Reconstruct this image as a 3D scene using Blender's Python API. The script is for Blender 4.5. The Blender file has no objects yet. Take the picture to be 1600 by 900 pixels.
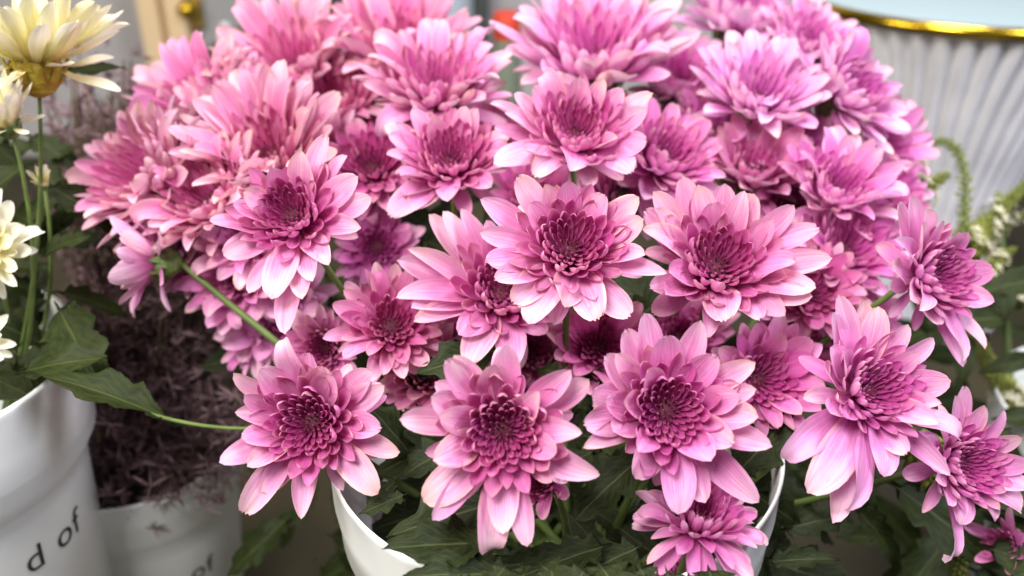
import bpy, bmesh, math, random
import numpy as np
from mathutils import Vector, Matrix, noise as mnoise

# ------------------------------------------------------------------ camera, world, lamps, exposure
SC = bpy.context.scene
COL = SC.collection
HFOV = math.radians(58.0)
FPX = 800.0 / math.tan(HFOV / 2)          # focal length in photo pixels (1600 wide)
PITCH = math.radians(28.0)
CAMLOC = Vector((0.0, 0.0, 0.66))
FOCUS = 0.425

cam_d = bpy.data.cameras.new('camera')
cam_d.sensor_width = 36.0
cam_d.lens = 18.0 / math.tan(HFOV / 2)
cam_d.clip_start = 0.01
cam_d.clip_end = 50.0
cam_d.dof.use_dof = True
cam_d.dof.focus_distance = FOCUS
cam_d.dof.aperture_fstop = 4.8
cam = bpy.data.objects.new('camera', cam_d)
cam.location = CAMLOC
cam.rotation_euler = (math.radians(90) - PITCH, 0, 0)
COL.objects.link(cam)
SC.camera = cam

world = bpy.data.worlds.new('World')
SC.world = world
world.use_nodes = True
world.node_tree.nodes['Background'].inputs[0].default_value = (0.80, 0.86, 1.0, 1)
world.node_tree.nodes['Background'].inputs[1].default_value = 0.085

def area(name, loc, target, size, power, color, sy=None):
    l = bpy.data.lights.new(name, 'AREA')
    l.energy = power
    l.color = color
    l.size = size
    if sy:
        l.shape = 'RECTANGLE'
        l.size_y = sy
    o = bpy.data.objects.new(name, l)
    o.location = loc
    o.rotation_euler = (Vector(target) - Vector(loc)).to_track_quat('-Z', 'Y').to_euler()
    COL.objects.link(o)
    return o
BQ = (0.02, 0.42, 0.32)
area('window_light', (-0.42, -0.35, 1.62), BQ, 0.5, 29.5, (1.0, 0.975, 0.96))
area('ceiling_light', (0.35, 0.75, 1.7), BQ, 0.4, 17.0, (1.0, 0.96, 0.96))
area('left_fill_light', (-1.0, 0.20, 0.95), (-0.22, 0.5, 0.28), 0.5, 9.5, (1.0, 0.90, 0.78))  # added fill, set forward of the door to brighten the left buckets
area('cool_light', (0.95, 0.02, 1.20), (0.35, 0.65, 0.38), 0.5, 12.0, (0.86, 0.86, 1.0))  # added cool fill for the table front and the hazy upper right

SC.view_settings.view_transform = 'Standard'
SC.view_settings.look = 'None'
SC.view_settings.gamma = 1.0
SC.view_settings.exposure = 0.15
SC.cycles.use_denoising = True
SC.cycles.max_bounces = 8
SC.cycles.transparent_max_bounces = 8

RIGHT = Vector((1, 0, 0))
UP = Vector((0, math.sin(PITCH), math.cos(PITCH)))
FWD = Vector((0, math.cos(PITCH), -math.sin(PITCH)))
BACK = -FWD

def P(px, py, d):
    """World point seen at a photo pixel, d metres along the lens axis."""
    return CAMLOC + FWD * d + RIGHT * ((px - 800) / FPX * d) + UP * ((450 - py) / FPX * d)

# ------------------------------------------------------------------ helpers
def link(o, parent=None):
    COL.objects.link(o)
    if parent is not None:
        o.parent = parent
    return o

def empty(name, loc=(0, 0, 0)):
    o = bpy.data.objects.new(name, None)
    o.empty_display_size = 0.01
    o.location = loc
    return link(o)

def tag(o, label=None, cat=None, group=None, kind=None):
    if label: o['label'] = label
    if cat: o['category'] = cat
    if group: o['group'] = group
    if kind: o['kind'] = kind
    return o

def mesh_obj(name, verts, faces, mat, parent=None, smooth=True, uvs=None):
    me = bpy.data.meshes.new(name)
    me.from_pydata([tuple(v) for v in verts], [], faces)
    if smooth:
        me.polygons.foreach_set('use_smooth', [True] * len(me.polygons))
    if uvs is not None:
        lay = me.uv_layers.new(name='UVMap')
        for lp in me.loops:
            lay.data[lp.index].uv = uvs[lp.vertex_index]
    if mat: me.materials.append(mat)
    me.update()
    o = bpy.data.objects.new(name, me)
    return link(o, parent)

class MB:
    """collects several shapes into one mesh"""
    def __init__(self):
        self.v, self.f = [], []
    def add(self, v, f):
        n = len(self.v)
        self.v += [tuple(x) for x in v]
        self.f += [tuple(i + n for i in q) for q in f]
    def box(self, c, s, rot=None):
        c = Vector(c)
        pts = []
        for x in (-.5, .5):
            for y in (-.5, .5):
                for z in (-.5, .5):
                    p = Vector((x * s[0], y * s[1], z * s[2]))
                    if rot: p = rot @ p
                    pts.append(c + p)
        self.add(pts, [(0, 1, 3, 2), (4, 6, 7, 5), (0, 4, 5, 1), (2, 3, 7, 6), (0, 2, 6, 4), (1, 5, 7, 3)])
    def tube(self, pts, radii, n=8, cap=True):
        pts = [Vector(p) for p in pts]
        vs, fs = [], []
        t0 = (pts[1] - pts[0]).normalized()
        a = t0.orthogonal().normalized()
        for i, p in enumerate(pts):
            t = (pts[min(i + 1, len(pts) - 1)] - pts[max(i - 1, 0)]).normalized()
            a = (a - t * a.dot(t)).normalized()
            b = t.cross(a)
            r = radii[i] if isinstance(radii, (list, tuple)) else radii
            for k in range(n):
                g = 2 * math.pi * k / n
                vs.append(p + (a * math.cos(g) + b * math.sin(g)) * r)
        for i in range(len(pts) - 1):
            for k in range(n):
                fs.append((i * n + k, i * n + (k + 1) % n, (i + 1) * n + (k + 1) % n, (i + 1) * n + k))
        if cap:
            fs.append(tuple(range(n - 1, -1, -1)))
            m = (len(pts) - 1) * n
            fs.append(tuple(range(m, m + n)))
        self.add(vs, fs)
    def lathe(self, prof, n=48, center=(0, 0, 0)):
        c = Vector(center)
        vs, fs = [], []
        for r, z in prof:
            for k in range(n):
                g = 2 * math.pi * k / n
                vs.append(c + Vector((r * math.cos(g), r * math.sin(g), z)))
        for i in range(len(prof) - 1):
            for k in range(n):
                fs.append((i * n + k, i * n + (k + 1) % n, (i + 1) * n + (k + 1) % n, (i + 1) * n + k))
        self.add(vs, fs)
    def build(self, name, mat, parent=None, smooth=True):
        return mesh_obj(name, self.v, self.f, mat, parent, smooth)

def bez(p0, p1, p2, n=10):
    p0, p1, p2 = Vector(p0), Vector(p1), Vector(p2)
    return [p0 * (1 - t) ** 2 + p1 * 2 * t * (1 - t) + p2 * t * t for t in [i / (n - 1) for i in range(n)]]

# ------------------------------------------------------------------ materials
def new_mat(name):
    m = bpy.data.materials.new(name)
    m.use_nodes = True
    nt = m.node_tree
    nt.nodes.clear()
    return m, nt, nt.nodes, nt.links

def math_node(N, L, op, a, b=None, clamp=False):
    n = N.new('ShaderNodeMath')
    n.operation = op
    n.use_clamp = clamp
    for i, x in enumerate((a, b)):
        if x is None: continue
        if isinstance(x, (int, float)): n.inputs[i].default_value = x
        else: L.new(x, n.inputs[i])
    return n.outputs[0]

def ramp_node(N, L, fac, stops, interp='LINEAR'):
    n = N.new('ShaderNodeValToRGB')
    n.color_ramp.interpolation = interp
    e = n.color_ramp.elements
    while len(e) < len(stops): e.new(0.5)
    for el, (p, c) in zip(e, stops):
        el.position = p
        el.color = (c[0], c[1], c[2], 1)
    L.new(fac, n.inputs[0])
    return n.outputs[0]

def mix_node(N, L, fac, a, b):
    n = N.new('ShaderNodeMix')
    n.data_type = 'RGBA'
    for s, x in ((0, fac), (6, a), (7, b)):
        if isinstance(x, (int, float)): n.inputs[s].default_value = x
        elif isinstance(x, tuple): n.inputs[s].default_value = (*x, 1) if len(x) == 3 else x
        else: L.new(x, n.inputs[s])
    return n.outputs[2]

def petal_material(name, stops, back_shift, edge_col, edge_amt, transl=0.27, hue_span=0.22, hue0=0.496):
    """Object colour: R = 0 heart ... 1 outermost petal, G = random, B = tint of this flower."""
    m, nt, N, L = new_mat(name)
    uv = N.new('ShaderNodeUVMap'); uv.uv_map = 'UVMap'
    sep = N.new('ShaderNodeSeparateXYZ'); L.new(uv.outputs[0], sep.inputs[0])
    u, s = sep.outputs[0], sep.outputs[1]
    oi = N.new('ShaderNodeObjectInfo')
    oc = N.new('ShaderNodeSeparateColor'); L.new(oi.outputs['Color'], oc.inputs[0])
    t, g, tint = oc.outputs[0], oc.outputs[1], oc.outputs[2]
    # streaks along the petal
    cmb = N.new('ShaderNodeCombineXYZ')
    L.new(math_node(N, L, 'MULTIPLY', u, 20.0), cmb.inputs[0])
    L.new(math_node(N, L, 'MULTIPLY', s, 1.3), cmb.inputs[1])
    L.new(math_node(N, L, 'MULTIPLY', oi.outputs['Random'], 57.0), cmb.inputs[2])
    st = N.new('ShaderNodeTexNoise'); st.inputs['Scale'].default_value = 1.0
    st.inputs['Detail'].default_value = 3.0
    L.new(cmb.outputs[0], st.inputs['Vector'])
    cmb2 = N.new('ShaderNodeCombineXYZ')
    L.new(math_node(N, L, 'MULTIPLY', u, 2.2), cmb2.inputs[0])
    L.new(math_node(N, L, 'MULTIPLY', s, 3.0), cmb2.inputs[1])
    L.new(math_node(N, L, 'MULTIPLY', oi.outputs['Random'], 91.0), cmb2.inputs[2])
    bl = N.new('ShaderNodeTexNoise'); bl.inputs['Scale'].default_value = 1.0
    bl.inputs['Detail'].default_value = 4.0
    L.new(cmb2.outputs[0], bl.inputs['Vector'])
    streak = math_node(N, L, 'SUBTRACT', st.outputs[0], 0.5)
    blot = math_node(N, L, 'SUBTRACT', bl.outputs[0], 0.5)
    f = math_node(N, L, 'MULTIPLY', t, 0.46)
    sw = math_node(N, L, 'ADD', math_node(N, L, 'MULTIPLY', t, 0.28), 0.22)
    f = math_node(N, L, 'ADD', f, math_node(N, L, 'MULTIPLY', math_node(N, L, 'POWER', s, 0.8), sw))
    f = math_node(N, L, 'ADD', f, math_node(N, L, 'MULTIPLY', streak, 0.38))
    cmb3 = N.new('ShaderNodeCombineXYZ')
    L.new(math_node(N, L, 'MULTIPLY', u, 46.0), cmb3.inputs[0])
    L.new(math_node(N, L, 'MULTIPLY', s, 2.0), cmb3.inputs[1])
    L.new(math_node(N, L, 'MULTIPLY', oi.outputs['Random'], 33.0), cmb3.inputs[2])
    vn = N.new('ShaderNodeTexNoise'); vn.inputs['Scale'].default_value = 1.0; vn.inputs['Detail'].default_value = 1.0
    L.new(cmb3.outputs[0], vn.inputs['Vector'])
    f = math_node(N, L, 'ADD', f, math_node(N, L, 'MULTIPLY', math_node(N, L, 'SUBTRACT', vn.outputs[0], 0.5), 0.22))
    f = math_node(N, L, 'ADD', f, math_node(N, L, 'MULTIPLY', blot, 0.26))
    f = math_node(N, L, 'ADD', f, math_node(N, L, 'MULTIPLY', math_node(N, L, 'SUBTRACT', g, 0.5), 0.10), True)
    front = ramp_node(N, L, f, stops)
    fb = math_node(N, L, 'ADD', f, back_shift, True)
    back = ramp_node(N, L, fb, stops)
    geo = N.new('ShaderNodeNewGeometry')
    col = mix_node(N, L, geo.outputs['Backfacing'], front, back)
    # ageing, peach-coloured margins at tip and rim
    uc = math_node(N, L, 'ABSOLUTE', math_node(N, L, 'SUBTRACT', u, 0.5))
    rim = math_node(N, L, 'MULTIPLY', uc, 2.0)
    rim = math_node(N, L, 'POWER', rim, 5.0)
    tip = math_node(N, L, 'POWER', s, 5.0)
    ed = math_node(N, L, 'MAXIMUM', rim, tip)
    ed = math_node(N, L, 'MULTIPLY', ed, math_node(N, L, 'ADD', math_node(N, L, 'MULTIPLY', blot, 2.0), 0.6), True)
    ed = math_node(N, L, 'MULTIPLY', ed, math_node(N, L, 'MULTIPLY', math_node(N, L, 'POWER', g, 1.3), edge_amt))
    ed = math_node(N, L, 'MULTIPLY', ed, math_node(N, L, 'ADD', math_node(N, L, 'MULTIPLY', t, 0.85), 0.15), True)
    col = mix_node(N, L, ed, col, edge_col)
    sp = N.new('ShaderNodeTexNoise'); sp.inputs['Scale'].default_value = 2.6; sp.inputs['Detail'].default_value = 5
    L.new(cmb2.outputs[0], sp.inputs['Vector'])
    br = ramp_node(N, L, sp.outputs[0], [(0.68, (0, 0, 0)), (0.76, (1, 1, 1))])
    br = math_node(N, L, 'MULTIPLY', br, math_node(N, L, 'MULTIPLY', math_node(N, L, 'GREATER_THAN', g, 0.80), 0.55))
    col = mix_node(N, L, br, col, (0.42, 0.20, 0.14))
    hs = N.new('ShaderNodeHueSaturation')
    L.new(col, hs.inputs['Color']); hs.inputs['Saturation'].default_value = 0.90
    L.new(math_node(N, L, 'ADD', math_node(N, L, 'MULTIPLY', math_node(N, L, 'SUBTRACT', tint, 0.5), hue_span), hue0), hs.inputs['Hue'])
    b = N.new('ShaderNodeBsdfPrincipled')
    L.new(hs.outputs[0], b.inputs['Base Color'])
    b.inputs['Roughness'].default_value = 0.48
    b.inputs['Specular IOR Level'].default_value = 0.32
    bump = N.new('ShaderNodeBump')
    bump.inputs['Strength'].default_value = 0.7
    bump.inputs['Distance'].default_value = 0.0006
    L.new(math_node(N, L, 'ADD', st.outputs[0], math_node(N, L, 'MULTIPLY', bl.outputs[0], 0.8)), bump.inputs['Height'])
    L.new(bump.outputs[0], b.inputs['Normal'])
    tr = N.new('ShaderNodeBsdfTranslucent')
    L.new(hs.outputs[0], tr.inputs[0])
    mx = N.new('ShaderNodeMixShader'); mx.inputs[0].default_value = transl
    L.new(b.outputs[0], mx.inputs[1]); L.new(tr.outputs[0], mx.inputs[2])
    out = N.new('ShaderNodeOutputMaterial')
    L.new(mx.outputs[0], out.inputs[0])
    return m

PINK = petal_material('pink petal',
    [(0.0, (0.13, 0.006, 0.045)), (0.12, (0.34, 0.008, 0.13)), (0.28, (0.54, 0.018, 0.24)), (0.50, (0.65, 0.062, 0.35)), (0.76, (0.74, 0.22, 0.49)), (1.0, (0.88, 0.57, 0.73))],
    0.16, (0.90, 0.50, 0.42), 1.6)
CREAM = petal_material('cream petal',
    [(0.0, (0.60, 0.42, 0.03)), (0.3, (0.80, 0.66, 0.12)), (0.6, (0.87, 0.80, 0.36)), (0.82, (0.89, 0.87, 0.68)), (1.0, (0.90, 0.90, 0.84))],
    0.05, (0.85, 0.80, 0.55), 0.4, hue_span=0.0, hue0=0.5)

def plain_mat(name, c1, c2, rough=0.5, scale=30.0, spec=0.3, transl=0.0, metallic=0.0, bump=0.0, coat=0.0):
    m, nt, N, L = new_mat(name)
    tc = N.new('ShaderNodeTexCoord')
    nz = N.new('ShaderNodeTexNoise'); nz.inputs['Scale'].default_value = scale; nz.inputs['Detail'].default_value = 5
    L.new(tc.outputs['Object'], nz.inputs['Vector'])
    col = ramp_node(N, L, nz.outputs[0], [(0.3, c1), (0.7, c2)])
    b = N.new('ShaderNodeBsdfPrincipled')
    L.new(col, b.inputs['Base Color'])
    b.inputs['Roughness'].default_value = rough
    b.inputs['Specular IOR Level'].default_value = spec
    b.inputs['Metallic'].default_value = metallic
    b.inputs['Coat Weight'].default_value = coat
    if bump:
        bp = N.new('ShaderNodeBump'); bp.inputs['Strength'].default_value = bump; bp.inputs['Distance'].default_value = 0.001
        L.new(nz.outputs[0], bp.inputs['Height']); L.new(bp.outputs[0], b.inputs['Normal'])
    out = N.new('ShaderNodeOutputMaterial')
    if transl:
        tr = N.new('ShaderNodeBsdfTranslucent'); L.new(col, tr.inputs[0])
        mx = N.new('ShaderNodeMixShader'); mx.inputs[0].default_value = transl
        L.new(b.outputs[0], mx.inputs[1]); L.new(tr.outputs[0], mx.inputs[2]); L.new(mx.outputs[0], out.inputs[0])
    else:
        L.new(b.outputs[0], out.inputs[0])
    return m

def leaf_material(name, dark, mid, vein):
    m, nt, N, L = new_mat(name)
    uv = N.new('ShaderNodeUVMap'); uv.uv_map = 'UVMap'
    sep = N.new('ShaderNodeSeparateXYZ'); L.new(uv.outputs[0], sep.inputs[0])
    u, s = sep.outputs[0], sep.outputs[1]
    uc = math_node(N, L, 'ABSOLUTE', math_node(N, L, 'SUBTRACT', u, 0.5))
    nz = N.new('ShaderNodeTexNoise'); nz.inputs['Scale'].default_value = 9.0; nz.inputs['Detail'].default_value = 6
    L.new(uv.outputs[0], nz.inputs['Vector'])
    col = ramp_node(N, L, nz.outputs[0], [(0.3, dark), (0.72, mid)])
    # side veins run obliquely off the midrib
    ph = math_node(N, L, 'SUBTRACT', math_node(N, L, 'MULTIPLY', s, 7.0), math_node(N, L, 'MULTIPLY', uc, 6.0))
    tri = math_node(N, L, 'ABSOLUTE', math_node(N, L, 'SUBTRACT', math_node(N, L, 'FRACT', ph), 0.5))
    v1 = math_node(N, L, 'LESS_THAN', tri, 0.045)
    v2 = math_node(N, L, 'LESS_THAN', uc, 0.022)
    v = math_node(N, L, 'MAXIMUM', math_node(N, L, 'MULTIPLY', v1, 0.45), math_node(N, L, 'MULTIPLY', v2, 0.9))
    col = mix_node(N, L, v, col, vein)
    b = N.new('ShaderNodeBsdfPrincipled'); L.new(col, b.inputs['Base Color'])
    b.inputs['Roughness'].default_value = 0.55; b.inputs['Specular IOR Level'].default_value = 0.2
    bp = N.new('ShaderNodeBump'); bp.inputs['Strength'].default_value = 0.5; bp.inputs['Distance'].default_value = 0.001
    L.new(math_node(N, L, 'SUBTRACT', nz.outputs[0], math_node(N, L, 'MULTIPLY', v, 0.4)), bp.inputs['Height'])
    L.new(bp.outputs[0], b.inputs['Normal'])
    tr = N.new('ShaderNodeBsdfTranslucent'); L.new(col, tr.inputs[0])
    mx = N.new('ShaderNodeMixShader'); mx.inputs[0].default_value = 0.18
    L.new(b.outputs[0], mx.inputs[1]); L.new(tr.outputs[0], mx.inputs[2])
    out = N.new('ShaderNodeOutputMaterial'); L.new(mx.outputs[0], out.inputs[0])
    return m

LEAF = leaf_material('chrysanthemum leaf', (0.011, 0.020, 0.005), (0.034, 0.046, 0.013), (0.085, 0.10, 0.04))
LEAF_D = leaf_material('deep green leaf', (0.012, 0.021, 0.004), (0.034, 0.046, 0.009), (0.065, 0.085, 0.022))
STEM = plain_mat('green stem', (0.075, 0.12, 0.025), (0.15, 0.21, 0.055), 0.5, 60, transl=0.08)
CALYX = plain_mat('green calyx', (0.10, 0.18, 0.05), (0.22, 0.32, 0.10), 0.55, 300, transl=0.1)
CALYX_Y = plain_mat('golden calyx', (0.35, 0.20, 0.02), (0.42, 0.36, 0.04), 0.55, 200, transl=0.15)
HEART = plain_mat('flower heart', (0.07, 0.006, 0.02), (0.12, 0.015, 0.04), 0.7, 300)
HEART_Y = plain_mat('yellow flower heart', (0.45, 0.36, 0.04), (0.5, 0.5, 0.1), 0.7, 300)
WHITE = plain_mat('white bucket enamel', (0.80, 0.83, 0.81), (0.88, 0.90, 0.88), 0.3, 16, 0.5, bump=0.05)
INK = plain_mat('black print', (0.02, 0.02, 0.02), (0.05, 0.05, 0.05), 0.5, 80)

# ------------------------------------------------------------------ petal meshes
def make_petal(name, aspect, cup, bend, mat, twist=0.0, tip='round', wide_at=0.6, base_w=0.34, wave=0.0, nu=8, ns=10, seed=0, tipcurl=0.0, groove=0.0):
    rnd = random.Random(seed)
    pts, uvs = [], []
    # bent centre line
    cl = [(0.0, 0.0)]
    ang = 0.0
    angs = [0.0]
    SV = [1 - (1 - j / ns) ** 1.45 for j in range(ns + 1)]
    for j in range(1, ns + 1):
        s = SV[j]
        ds = SV[j] - SV[j - 1]
        ang = bend * s ** 1.5 + tipcurl * max(0.0, (s - 0.68) / 0.32) ** 2
        y, z = cl[-1]
        cl.append((y + math.cos(ang) * ds, z + math.sin(ang) * ds))
        angs.append(ang)
    yl, zl = cl[-1]
    D = math.hypot(yl, zl)
    if abs(tipcurl) > 0.8: D = max(D, 0.75)
    a0 = math.atan2(zl, yl) if abs(tipcurl) < 0.8 else 0.0
    ph1, ph2 = rnd.uniform(0, 6.28), rnd.uniform(0, 6.28)
    asy = rnd.uniform(-0.06, 0.06)
    for j in range(ns + 1):
        s = SV[j]
        if s < wide_at:
            k = s / wide_at
            w = base_w + (1 - base_w) * (k * k * (3 - 2 * k)) ** 0.85
        else:
            k = (s - wide_at) / (1 - wide_at)
            w = max(0.0, 1 - k ** (2.2 if tip != 'point' else 1.9)) ** (0.56 if tip != 'point' else 0.72)
        w = max(w, 0.03 if tip == 'point' else (0.10 if tip == 'round' else 0.2)) * aspect * 0.5
        tw = twist * s
        wv = wave * math.sin(s * 7 + ph1) * w
        y0, z0 = cl[j]
        for i in range(nu + 1):
            q = 2 * i / nu - 1
            phi = max(0.05, cup * (0.55 + 0.45 * s))
            x = w / phi * math.sin(phi * q) * (1.0 if phi < 1.2 else 1.08)
            z = w / phi * (1 - math.cos(phi * q))
            z += wv * q * q * math.cos(3 * q + ph2) + groove * aspect * math.cos(q * 8.5) * min(1, 3 * s) * (1 - 0.5 * s)
            x += asy * aspect * math.sin(s * 3.1)
            x, z = x * math.cos(tw) - z * math.sin(tw), x * math.sin(tw) + z * math.cos(tw)
            dy = 0.0
            if j == ns:
                if tip == 'notch': dy = 0.022 * math.cos(q * 6.0 + ph1) - 0.03
                elif tip == 'round': dy = -0.012 * q * q
                else: dy = -0.01 * abs(q)
            ca, sa = math.cos(angs[j]), math.sin(angs[j])
            py = y0 - sa * z + ca * dy
            pz = z0 + ca * z + sa * dy
            ry = (py * math.cos(-a0) - pz * math.sin(-a0)) / D
            rz = (py * math.sin(-a0) + pz * math.cos(-a0)) / D
            pts.append((x / D, ry, rz))
            uvs.append((i / nu, s))
    faces = []
    n = nu + 1
    for j in range(ns):
        for i in range(nu):
            faces.append((j * n + i, j * n + i + 1, (j + 1) * n + i + 1, (j + 1) * n + i))
    me = bpy.data.meshes.new(name)
    me.from_pydata(pts, [], faces)
    me.polygons.foreach_set('use_smooth', [True] * len(me.polygons))
    lay = me.uv_layers.new(name='UVMap')
    for lp in me.loops:
        lay.data[lp.index].uv = uvs[lp.vertex_index]
    me.materials.append(mat)
    me.update()
    return me

def petal_set(mat, pre):
    r = random.Random(5)
    S = {}
    S['outer'] = [make_petal(pre + ' outer petal', r.uniform(.34, .42), r.uniform(.35, .95), r.uniform(-.35, .55), mat,
                             r.uniform(-.25, .25), ('round', 'point', 'round', 'notch', 'round')[k % 5], r.uniform(.52, .66), r.uniform(.30, .42),
                             r.uniform(0, .22), 8, 10, k, r.uniform(-.5, .3), r.uniform(0.006, 0.016)) for k in range(16)]
    S['reflex'] = [make_petal(pre + ' drooping petal', r.uniform(.38, .46), r.uniform(.3, .7), r.uniform(-1.0, -.5), mat,
                              r.uniform(-.4, .4), ('round', 'notch', 'point')[k % 3], .6, .34, r.uniform(.1, .3), 8, 10, 40 + k, -0.3, 0.014) for k in range(5)]
    S['curl'] = [make_petal(pre + ' curled petal', .34, .6, 0.2, mat, r.uniform(-.9, .9), 'round', .6, .34, .15, 8, 12, 60 + k, -2.0 - .3 * k, 0.01) for k in range(3)]
    S['mid'] = [make_petal(pre + ' middle petal', r.uniform(.34, .42), r.uniform(.85, 1.25), r.uniform(.45, .95), mat,
                           r.uniform(-.2, .2), ('round', 'round', 'point')[k % 3], r.uniform(.60, .70), .38, .05, 8, 9, 80 + k, r.uniform(0, .6)) for k in range(8)]
    S['inner'] = [make_petal(pre + ' inner petal', r.uniform(.40, .48), r.uniform(1.0, 1.45), r.uniform(.4, .8), mat,
                             r.uniform(-.2, .2), ('round', 'point')[k % 2], .64, .5, 0, 6, 8, 110 + k, r.uniform(.3, .8)) for k in range(6)]
    return S
PINKS = petal_set(PINK, 'pink')
CREAMS = petal_set(CREAM, 'cream')

def orient(b, p, hint, L, k=1.0):
    Y = (p - b).normalized()
    Z = (hint - Y * hint.dot(Y))
    if Z.length < 1e-6: Z = Y.orthogonal()
    Z.normalize()
    X = Y.cross(Z)
    M = Matrix(((X.x * L * k, Y.x * L, Z.x * L, b.x), (X.y * L * k, Y.y * L, Z.y * L, b.y), (X.z * L * k, Y.z * L, Z.z * L, b.z), (0, 0, 0, 1)))
    return M

def lumpy_cup(R, jag, n=26, seed=0):
    """green involucre: cup of overlapping bracts under the flower, axis +z, top at z=0"""
    m = MB()
    r = random.Random(seed)
    m.lathe([(0.05 * R, -0.40 * R), (0.13 * R, -0.36 * R), (0.24 * R, -0.24 * R), (0.27 * R, -0.10 * R), (0.22 * R, -0.02 * R)], 18)
    for row in range(3):
        for k in range(n // 2):
            a = 2 * math.pi * (k + .5 * row) / (n // 2) + r.uniform(-.08, .08)
            zz = -0.34 + row * 0.11
            rr = (0.16, 0.25, 0.275)[row]
            w = 0.09
            up = 0.17 * r.uniform(.8, 1.2)
            A = Vector((math.cos(a), math.sin(a), 0)); T = Vector((-math.sin(a), math.cos(a), 0))
            b0 = A * rr + Vector((0, 0, zz))
            v = [b0 - T * w * .5, b0 + T * w * .5, b0 + A * (.02 + jag) + T * w * .35 + Vector((0, 0, up * .6)), b0 + A * (.02 + jag) + Vector((0, 0, up)), b0 + A * (.02 + jag) - T * w * .35 + Vector((0, 0, up * .6))]
            m.add([x * R for x in v], [(0, 1, 2, 3, 4)])
    return m

# ------------------------------------------------------------------ leaves
def leaf_mesh(name, mat, width=0.42, lobes=4, depth=0.42, fold=0.25, droop=0.35, seed=0, wave=0.03):
    r = random.Random(seed)
    ns = 44
    nu = 5
    pts, uvs, faces = [], [], []
    ph = r.uniform(0, 1)
    for j in range(ns + 1):
        s = j / ns
        env = (0.06 + 0.94 * math.sin(math.pi * min(1, s * 1.02) ** 0.9) ** 0.8) if s > 0.12 else 0.05 + s * .4
        row = []
        for side in (-1, 1):
            f = (s * lobes + ph + side * .12) % 1.0
            saw = f if f < .78 else (1 - f) / .22 * .78          # teeth lean to the tip
            f2 = (s * lobes * 3.0 + ph * 2) % 1.0
            w = width * .5 * env * (1 - depth + depth * saw / .78) * (1 - .09 * (1 - f2))
            row.append(max(w, .004))
        for i in range(-nu, nu + 1):
            q = i / nu
            w = row[0] if i < 0 else row[1]
            x = q * w
            lead = 0.10 * abs(q) ** 1.5 * width
            z = fold * abs(x) + wave * math.sin(9 * s + 2 * q + ph * 6) * abs(q) - droop * s * s * .5
            pts.append((x, s + lead * (1 - s), z))
            uvs.append((.5 + q * .5, s))
    n = 2 * nu + 1
    for j in range(ns):
        for i in range(n - 1):
            faces.append((j * n + i, j * n + i + 1, (j + 1) * n + i + 1, (j + 1) * n + i))
    me = bpy.data.meshes.new(name)
    me.from_pydata(pts, [], faces)
    me.polygons.foreach_set('use_smooth', [True] * len(me.polygons))
    lay = me.uv_layers.new(name='UVMap')
    for lp in me.loops: lay.data[lp.index].uv = uvs[lp.vertex_index]
    me.materials.append(mat)
    return me
LEAVES = [leaf_mesh('lobed leaf', LEAF, .55, 3.6, .48, .25, .3, 1), leaf_mesh('lobed leaf', LEAF, .48, 4.3, .40, .35, .5, 2), leaf_mesh('lobed leaf', LEAF, .60, 3.2, .5, .2, .2, 3)]
LEAVES_D = [leaf_mesh('deep green lobed leaf', LEAF_D, .42, 4.2, .36, .3, .4, 4), leaf_mesh('deep green lobed leaf', LEAF_D, .5, 3.4, .42, .2, .3, 5)]

def leaf(root, b, tip, hint, mesh, k=1.0):
    o = bpy.data.objects.new('leaf', mesh)
    link(o, root)
    o.matrix_world = Matrix.Identity(4)
    b, tip = Vector(b), Vector(tip)
    L = (tip - b).length
    M = orient(b - root.location, tip - root.location, Vector(hint), L, k)
    o.matrix_local = M
    return o

# ------------------------------------------------------------------ the main bucket (its mouth receives the stems)
BUCKET_C = P(866, 668, 0.49)
BUCKET_R = 0.118
GROUND_Z = BUCKET_C.z - 0.30

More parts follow.
